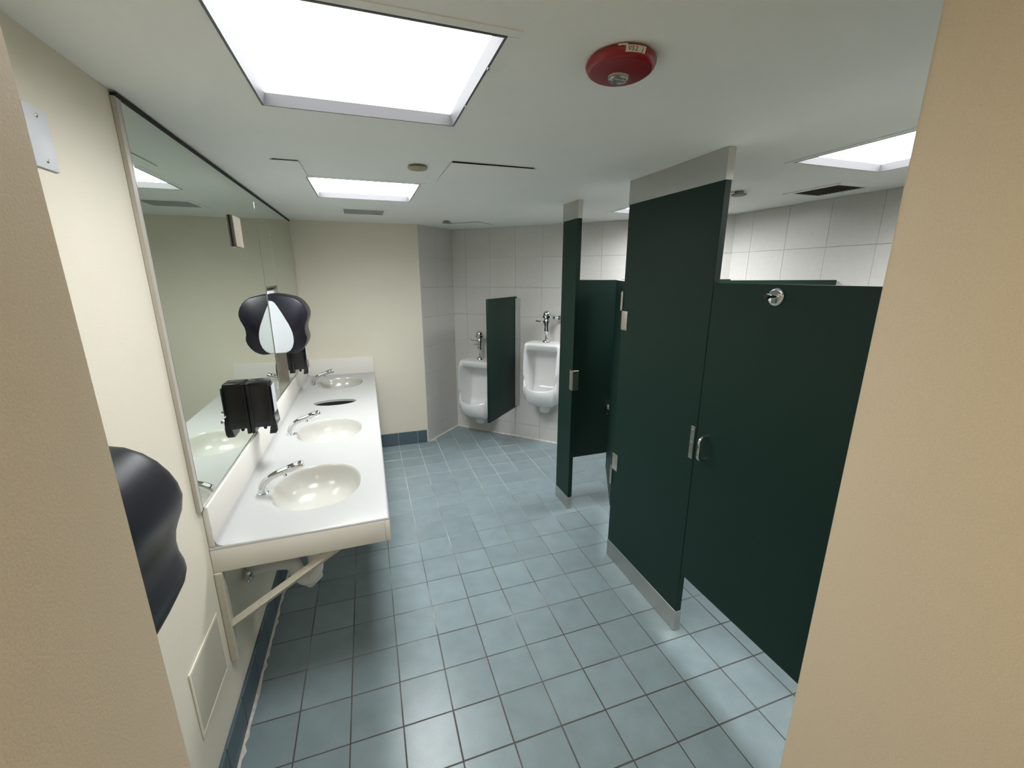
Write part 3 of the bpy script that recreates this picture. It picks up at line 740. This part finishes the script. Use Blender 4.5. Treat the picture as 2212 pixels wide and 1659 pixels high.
def urinal(s, z, label):
    t = thing('urinal', label, 'urinal', upos(s, .001, z), math.atan2(UN.y, UN.x), 'wall urinals')   # local +X points out of the wall
    bm = bmesh.new(); ns = 36; cols = []
    for i in range(ns + 1):
        q = -1 + 2 * i / ns; a = abs(q)
        k = min(1, max(0, (a - .74) / (.90 - .74))); k = k * k * (3 - 2 * k)
        e = max(0, (a - .90) / .10)
        col = []
        for j in range(len(PC)):
            d = PC[j][0] * (1 - k) + PE[j][0] * k; h = PC[j][1] * (1 - k) + PE[j][1] * k
            # lip bows forward in the middle
            if 3 <= j <= 9: d -= (.075 if j >= 5 else .04) * a * a * (1 - k) + .03 * k
            if 6 <= j <= 9: h += .034 * a * a * (1 - k)
            d = d - (.016 * e * e if d > .02 else 0)
            if j >= 17: h -= .030 * e * e
            col.append(bm.verts.new((d, -q * WD[j], h)))
        cols.append(col)
    for a, b in zip(cols, cols[1:]):
        for j in range(len(PC) - 1): bm.faces.new((a[j], a[j + 1], b[j + 1], b[j]))
    for col, fl in ((cols[0], 1), (cols[-1], 0)):
        back = [bm.verts.new((0, v.co.y, v.co.z)) for v in col[1:-1]]
        bk = [col[0]] + back + [col[-1]]
        for j in range(len(col) - 1):
            vs = [col[j], col[j + 1], bk[j + 1], bk[j]]; vs = list(dict.fromkeys(vs))
            if len(vs) >= 3: bm.faces.new(vs if fl else vs[::-1])
    finish('bowl', bm, M['ceramic'], t, smooth=True, angle=70)
    bm = bmesh.new(); lathe(bm, [(.075, .045), (.060, .015), (.060, -.030), (.055, -.055), (.042, -.064)], (.115, 0, 0), seg=20); finish('drain_outlet', bm, M['ceramic'], t, smooth=True, angle=60)
    bm = bmesh.new(); lathe(bm, [(.022, .1075), (.02, .110), (.008, .110)], (.20, 0, 0), seg=16); finish('strainer', bm, M['chrome'], t)
    # flush valve
    bm = bmesh.new()
    lathe(bm, [(0.0378, .676), (0.0366, .686), (0.0248, .700), (0.0136, .703), (0.0136, .775), (0.0177, .78), (0.0260, .785), (0.0260, .805), (0.0212, .82), (0.0248, .855), (0.0307, .866), (0.0307, .895), (0.0271, .90), (0.0271, .913), (0.0425, .920), (0.0437, .942), (0.0378, .946), (0.0378, .951), (0.0354, .970), (0.0236, .984), (0.0083, .989)], (.105, 0, 0), seg=24)
    fv = finish('flush_valve', bm, M['chrome'], t, smooth=True, angle=40)
    bm = bmesh.new(); tube(bm, [(.105, -.018, .882), (.105, -.038, .880)], [.019, .015], 12); tube(bm, [(.105, -.038, .880), (.105, -.055, .879), (.105, -.112, .885), (.105, -.117, .886)], [.0085, .0075, .0095, .007], 10); finish('lever', bm, M['chrome'], fv, smooth=True)
    bm = bmesh.new()
    tube(bm, [(.105, .02, .925), (.105, .035, .925), (.105, .035, .925), (.105, .070, .925)], [.020, .020, .013, .013], 14)
    tube(bm, [(.105, .070, .925), (.105, .090, .925)], .017, 6)
    tube(bm, smooth_path([(.105, .090, .925), (.105, .130, .925), (.09, .147, .925), (.06, .150, .925), (.0, .150, .925)], 4), .0145, 14)
    lathe(bm, [(.034, .0), (.033, .006), (.014, .010)], (0, .150, .925), axis='X', seg=20); lathe(bm, [(.020, -.028), (.027, -.022), (.027, .018), (.016, .026)], (.098, .143, .925), axis='Z', seg=16)
    finish('supply_pipe', bm, M['chrome'], fv, smooth=True)
    return t
urinal(.395, .200, 'white wall urinal in the corner, mounted lower than its neighbour')
urinal(1.178, .445, 'white wall urinal mounted higher, between the green screen and the stall')
# urinal screen
t = thing('urinal_screen', 'dark green privacy screen between the two urinals', 'screen', upos(.786, 0, 0), math.atan2(UN.y, UN.x))
bm = bmesh.new(); box(bm, .012, .622, -.0125, .0125, .355, 1.562, .003); finish('panel', bm, M['green'], t, smooth=True)
bm = bmesh.new(); box(bm, .0005, .004, -.050, .050, .372, 1.545, .001, 1); box(bm, .0005, .050, .0135, .0165, .372, 1.545, .001, 1); box(bm, .0005, .050, -.0165, -.0135, .372, 1.545, .001, 1); finish('wall_bracket', bm, M['alu'], t)
for k in range(6):
    bm = bmesh.new(); lathe(bm, [(.005, .004), (.004, .006)], (0, -.034, .44 + k * .205), axis='X', seg=10); finish('screw', bm, M['capd'], t)

# ------------------------------------------------------------------ toilet stalls
SX0, SX1 = 1.765, 1.797
PZ0, PZ1 = .345, 1.745
def shoe(par, y0, y1, z0, z1, name):
    bm = bmesh.new(); box(bm, SX0 - .0025, SX1 + .0025, y0 - .0025, y1 + .0025, z0, z1, .0012, 1); finish(name, bm, M['steel'], par)
def hinge(par, y, z, L_, sgn):
    """cast leaf with four rivets on the stall front; sgn: side the leaf lies to"""
    bm = bmesh.new(); y0, y1 = sorted((y, y + sgn * .056)); box(bm, SX0 - .0045, SX0 - .0002, y0, y1, z, z + L_, .0015, 2)
    h = finish('hinge', bm, M['hinge'], par, smooth=True)
    return h
def rivets(bm, x, pts, r=.0042):
    for y, z in pts: lathe(bm, [(r, 0), (r * .8, -.0022), (r * .3, -.003)], (x, y, z), axis='X', seg=10)
near = thing('toilet_stall', 'near green toilet stall with closed door and wide pilaster', 'toilet stall', (0, 0, 0), 0, 'green toilet stalls')
bm = bmesh.new(); box(bm, SX0, SX1, -.566, .085, 0.002, H - .001, .0015, 1); pil = finish('pilaster', bm, M['green'], near)
shoe(pil, -.566, .085, 2.137, H - .0005, 'top_shoe'); shoe(pil, -.566, .085, .0005, .118, 'base_shoe')
bm = bmesh.new(); box(bm, SX0, SX0 + .025, -1.478, -.568, PZ0, PZ1, .002, 1); door = finish('door', bm, M['green'], near)
bm = bmesh.new(); box(bm, SX0, SX1, -1.538, -1.483, .002, H - .001, .0015, 1); finish('wall_pilaster', bm, M['green'], near)
bm = bmesh.new(); box(bm, SX1 + .001, XR - .001, -.013, .012, PZ0, PZ1 + .002, .0025, 1); pp = finish('side_panel', bm, M['green'], near)
# strike plate on the pilaster, pull handle and coat hook on the door
bm = bmesh.new(); box(bm, SX0 - .004, SX0 - .0002, -.559, -.535, .955, 1.112, .001, 1); rivets(bm, SX0 - .004, [(-.546, .975), (-.546, 1.035), (-.546, 1.094)], .006); finish('strike_plate', bm, M['steel'], pil)
bm = bmesh.new(); tube(bm, smooth_path([(SX0 + .001, -.628, 1.090), (SX0 - .022, -.628, 1.088), (SX0 - .036, -.628, 1.072), (SX0 - .036, -.628, 1.036), (SX0 - .036, -.628, 1.000), (SX0 - .022, -.628, .984), (SX0 + .001, -.628, .982)], 4), .0075, 12)
finish('pull_handle', bm, M['chrome'], door, smooth=True)
bm = bmesh.new(); lathe(bm, [(.031, -.0003), (.031, -.004), (.028, -.007), (.024, -.0075)], (SX0, -.862, 1.702), axis='X', seg=32)
tube(bm, [(SX0 - .007, -.872, 1.703), (SX0 - .052, -.872, 1.705)], [.007, .006], 12); hk = finish('coat_hook', bm, M['chrome'], door, smooth=True, angle=40)
bm = bmesh.new(); tube(bm, [(SX0 - .048, -.872, 1.705), (SX0 - .062, -.872, 1.706)], [.009, .0085], 12); finish('rubber_bumper', bm, M['rubber'], door, smooth=True)

far = thing('toilet_stall', 'far green toilet stall with its door swung inward', 'toilet stall', (0, 0, 0), 0, 'green toilet stalls')
bm = bmesh.new(); box(bm, SX0, SX1, .672, .895, .002, H - .001, .0015, 1); p2 = finish('pilaster', bm, M['green'], far)
shoe(p2, .672, .895, 2.141, H - .0005, 'top_shoe'); shoe(p2, .672, .895, .0005, .100, 'base_shoe')
bm = bmesh.new(); box(bm, SX1 + .001, XR - .006, .842, .867, PZ0, PZ1, .0025, 1); finish('side_panel', bm, M['green'], far)
bm = bmesh.new(); box(bm, SX0 - .006, SX0 - .0005, .662, .704, .965, 1.112, .0012, 1); box(bm, SX0 - .006, SX1 + .010, .654, .6695, .965, 1.112, .0012, 1); rivets(bm, SX0 - .006, [(.690, .985), (.690, 1.04), (.690, 1.092)], .005)
finish('latch_keeper', bm, M['steel'], p2)
# open door on its hinge post
ang = math.atan2(2.062 - 1.783, .612 - .092); ca, sa = math.cos(ang), math.sin(ang)
HX, HY = 1.783, .092
dm = Matrix.Translation((HX, HY, 0)) @ Matrix.Rotation(-ang, 4, 'Z')
bm = bmesh.new(); box(bm, -.0125, .0125, .004, .592, PZ0, PZ1 - .002, .002, 1, mtx=dm); dr = finish('door', bm, M['green'], far)
bm = bmesh.new(); box(bm, -.0145, .0145, .003, .56, PZ1 - .0015, PZ1, .0004, 1, mtx=dm); finish('top_edge_highlight', bm, M['alu'], dr)  # pale strip added as the highlight along the door's top edge
for z, dz in ((1.582, .106), (.510, .106)):
    bm = bmesh.new(); box(bm, -.0185, -.0128, -.001, .052, z, z + dz, .001, 1, mtx=dm)
    for k in range(4):
        p = dm @ Vector((-.0185, .040, z + .014 + k * .026)); lathe(bm, [(.0045, 0), (.0036, -.003), (.0015, -.004)], tuple(p), axis='X', seg=8)
    tube(bm, [(SX0 - .004, .089, z + .002), (SX0 - .004, .089, z + dz - .002)], .0075, 10); finish('hinge', bm, M['hinge'], dr, smooth=True)
for z in (1.476, .616):
    h = hinge(pil, .087, z, .106, -1)
    bm = bmesh.new(); rivets(bm, SX0 - .0045, [(.046, z + .015 + k * .0255) for k in range(4)], .0048); finish('rivet', bm, M['hinge'], pil)
# shift the lower door leaf below the pilaster leaf, as hung: handled by z above
bm = bmesh.new()
for z in (1.095, 1.045): 
    p = dm @ Vector((-.0128, .555, z)); lathe(bm, [(.005, 0), (.003, -.003)], tuple(p), axis='X', seg=8)
finish('bolt', bm, M['chrome'], dr)
# paper roll holder on the far panel, just peeking past the open door
t = thing('paper_holder', 'toilet paper holder inside the far stall behind the open door', 'paper holder', (2.236, .840, .715), 0)
bm = bmesh.new(); box(bm, -.07, .07, -.008, -.0005, -.03, .05, .003); box(bm, -.072, -.066, -.075, -.008, -.02, .02, .002); box(bm, .066, .072, -.075, -.008, -.02, .02, .002); finish('bracket', bm, M['steel'], t, smooth=True)
bm = bmesh.new(); lathe(bm, [(.018, -.058), (.05, -.058), (.052, -.055), (.052, .055), (.05, .058), (.018, .058)], (0, -.062, 0), axis='X', seg=28); finish('paper_roll', bm, M['paper'], t, smooth=True)
